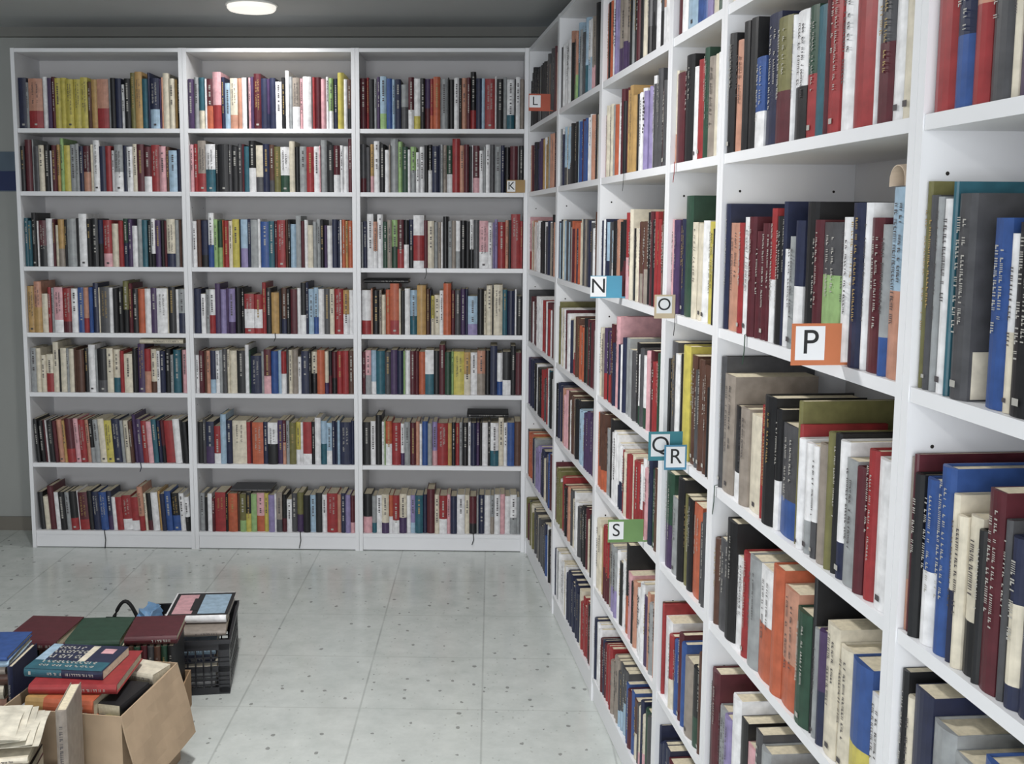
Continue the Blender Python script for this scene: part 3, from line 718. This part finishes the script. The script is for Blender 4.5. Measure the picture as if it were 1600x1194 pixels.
# left pile, cut by the picture edge
MG = T((-1.245, -2.66, 0)) @ RZ(math.radians(12)) @ T((-.40, 0, 0))
crate('plastic_crate', 'grey blue plastic crate at the bottom left edge, heaped with books', MG, .40, .235, .17, GREYP)
gi = 0
for lab, cx, cy, z, rot, t_, h, d, cols in (
    ('grey book at the bottom of the grey blue crate', .20, .118, .0062, 0, .06, .3, .21, ['g']),
    ('dark grey book second from the bottom in the grey blue crate', .20, .118, .067, 0, .06, .3, .21, ['d']),
    ('white book filling the grey blue crate up to its rim', .20, .118, .128, 0, .075, .3, .21, ['w']),
    ('red and maroon paperback in the bottom left pile, lowest one visible', 0.255, 0.110, 0.2036, -4, .036, .25, .17, ['m', 'p']),
    ('black paperback in the bottom left pile, above the red one', 0.255, 0.112, 0.2402, -3, .022, .25, .17, ['k', 'w']),
    ('brown paperback in the bottom left pile, just under the open pages', 0.255, 0.115, 0.2628, -5, .028, .24, .17, ['u', 'c']),
    ('cream worn paperback directly under the open pages', 0.258, 0.118, 0.2914, -1, .016, .25, .17, ['c'])):
    gi += 1; carton_book(lab, cx, cy, z, rot, t_, h, d, cols, seed=400+gi, hard=False, grp='books heaped in the grey blue crate', M=MG)
# open pages: curled sheets
b = MB(); nu, nv = 14, 8
for s_ in range(5):
    G = []
    for j in range(nv+1):
        for i in range(nu+1):
            u_, v_ = i/nu, j/nv
            G.append((-.14+.28*u_*(1-.05*s_), -.09+.19*v_, .004+s_*.0045+.018*math.sin(math.pi*u_)*(.4+.12*s_)+.005*math.sin(6*v_+4*u_+s_*1.7)+.016*u_*u_))
    for j in range(nv):
        for i in range(nu):
            a_ = j*(nu+1)+i; b.quad(G[a_], G[a_+1], G[a_+nu+2], G[a_+nu+1])
op = b.build('open_pages', mat('worn_pages', (204,199,184), .9, .24, 26), None, label='loose worn cream pages lying open on the bottom left pile', cat='papers')
op.matrix_world = MG @ T((.262, .13, .312)) @ RZ(math.radians(2))
sm = op.modifiers.new('thick', 'SOLIDIFY'); sm.thickness = .0008
def upright(label, M, t_, h, d, cols, sd):
    cv, pg, ti = book_parts(t_, h, d, cols, random.Random(sd), True, True)
    q = thing('book', label, 'book', M, 'books beside the boxes')
    cv.build('cover', BOOKM, q); pg.build('page_block', BOOKM, q)
    if ti.f: ti.build('spine_title', BOOKM, q)
upright('pale book standing upright between the bottom left pile and the cardboard box', T((-1.216, -2.592, .0005)) @ RZ(math.radians(9)), .026, .405, .165, ['h'], 5)
# tall pile at the left edge behind
z = 0
for k, (c, t_, h, d, rot, lab) in enumerate((
    (['g'], .075, .26, .19, 4, 'grey book at the foot of the left edge pile'), (['w'], .07, .26, .19, 3, 'white book second from the floor in the left edge pile'),
    (['c'], .06, .25, .18, 5, 'cream book third from the floor in the left edge pile'), (['s', 'c'], .05, .24, .17, 5, 'tan thick book in the middle of the left edge pile'),
    (['c', 's'], .04, .24, .17, 2, 'cream and salmon book above the tan one, left edge pile'), (['u'], .032, .26, .18, 6, 'brown picture book near the top of the left edge pile'),
    (['h'], .022, .25, .18, 4, 'taupe book under the blue magazines, left edge pile'), (['l', 't'], .018, .27, .19, 5, 'pale blue magazine second from the top, left edge pile'),
    (['b'], .012, .27, .19, 3, 'bright blue magazine topmost on the left edge pile'))):
    carton_book(lab, -1.640, -2.14, z+.0006, rot, t_, h, d, c, seed=600+k, grp='books in the left edge pile'); z += t_+.0006
upright('navy book standing against the left edge pile beside the blue cover book', T((-1.487, -2.26, .0005)) @ RZ(math.radians(1)), .015, .37, .17, ['n'], 8)
# folded paper sleeve on the tall blue book
b = MB(); n = 10; prof = []
for i in range(n+1):
    a = math.pi*i/n; prof.append((.022-.022*math.cos(a)-.002, .028*math.sin(a)**.7))
for i in range(n):
    (x0, z0), (x1, z1) = prof[i], prof[i+1]
    for y0, y1 in ((0, .2),):
        b.quad((x0, y0, z0), (x0, y1, z0+.02), (x1, y1, z1+.02), (x1, y0, z1)); b.quad((x0, y0, z0-.0012), (x1, y0, z1-.0012), (x1, y1, z1+.0188), (x0, y1, z0+.0188))
    b.quad((x0, 0, z0), (x1, 0, z1), (x1, 0, z1-.0012), (x0, 0, z0-.0012))
rq = [r for r in rows[('R', 5, 3)]][-1]
ps = b.build('paper_sleeve', mat('beige_paper', (196,178,158), .8, .08, 20), None, label='curled beige paper sleeve lying over the tall pale blue book, P shelf', cat='paper')
ps.matrix_world = MR @ T((rq['x'], rq['y']-.004, rq['z']+rq['h']+.002))

# front cover seen through the gap beside the big dark art book on the rightmost unit
rr = [r for r in rows[('R', 6, 3)]][5]
rt = [o for o in bpy.data.objects if o.get('label') == rr.get('label')][0] if rr['ind'] else None
if rt:
    b = MB(); x = rr['t']+.0002; e_ = .0005; H_, D_ = rr['h'], rr['d']
    b.box(x, x+e_, .008, D_-.004, .002, H_*.24, CODES.index('c'))
    b.box(x, x+e_*1.2, .03, .09, H_*.24, H_*.42, CODES.index('u'))
    b.hexa([(x, .05, H_*.42), (x+e_, .05, H_*.42), (x+e_, .10, H_*.36), (x, .10, H_*.36), (x, .09, H_*.56), (x+e_, .09, H_*.56), (x+e_, .12, H_*.5), (x, .12, H_*.5)], CODES.index('s'))
    b.build('cover_picture', BOOKM, rt)
    me = letter_mesh('C', .05); me.materials.append(MARKL)
    o = bpy.data.objects.new('cover_letter', me); C.objects.link(o); o.parent = rt
    o.location = (x+.0006, .075, H_*.80); o.rotation_euler = (math.pi/2, 0, math.pi/2)
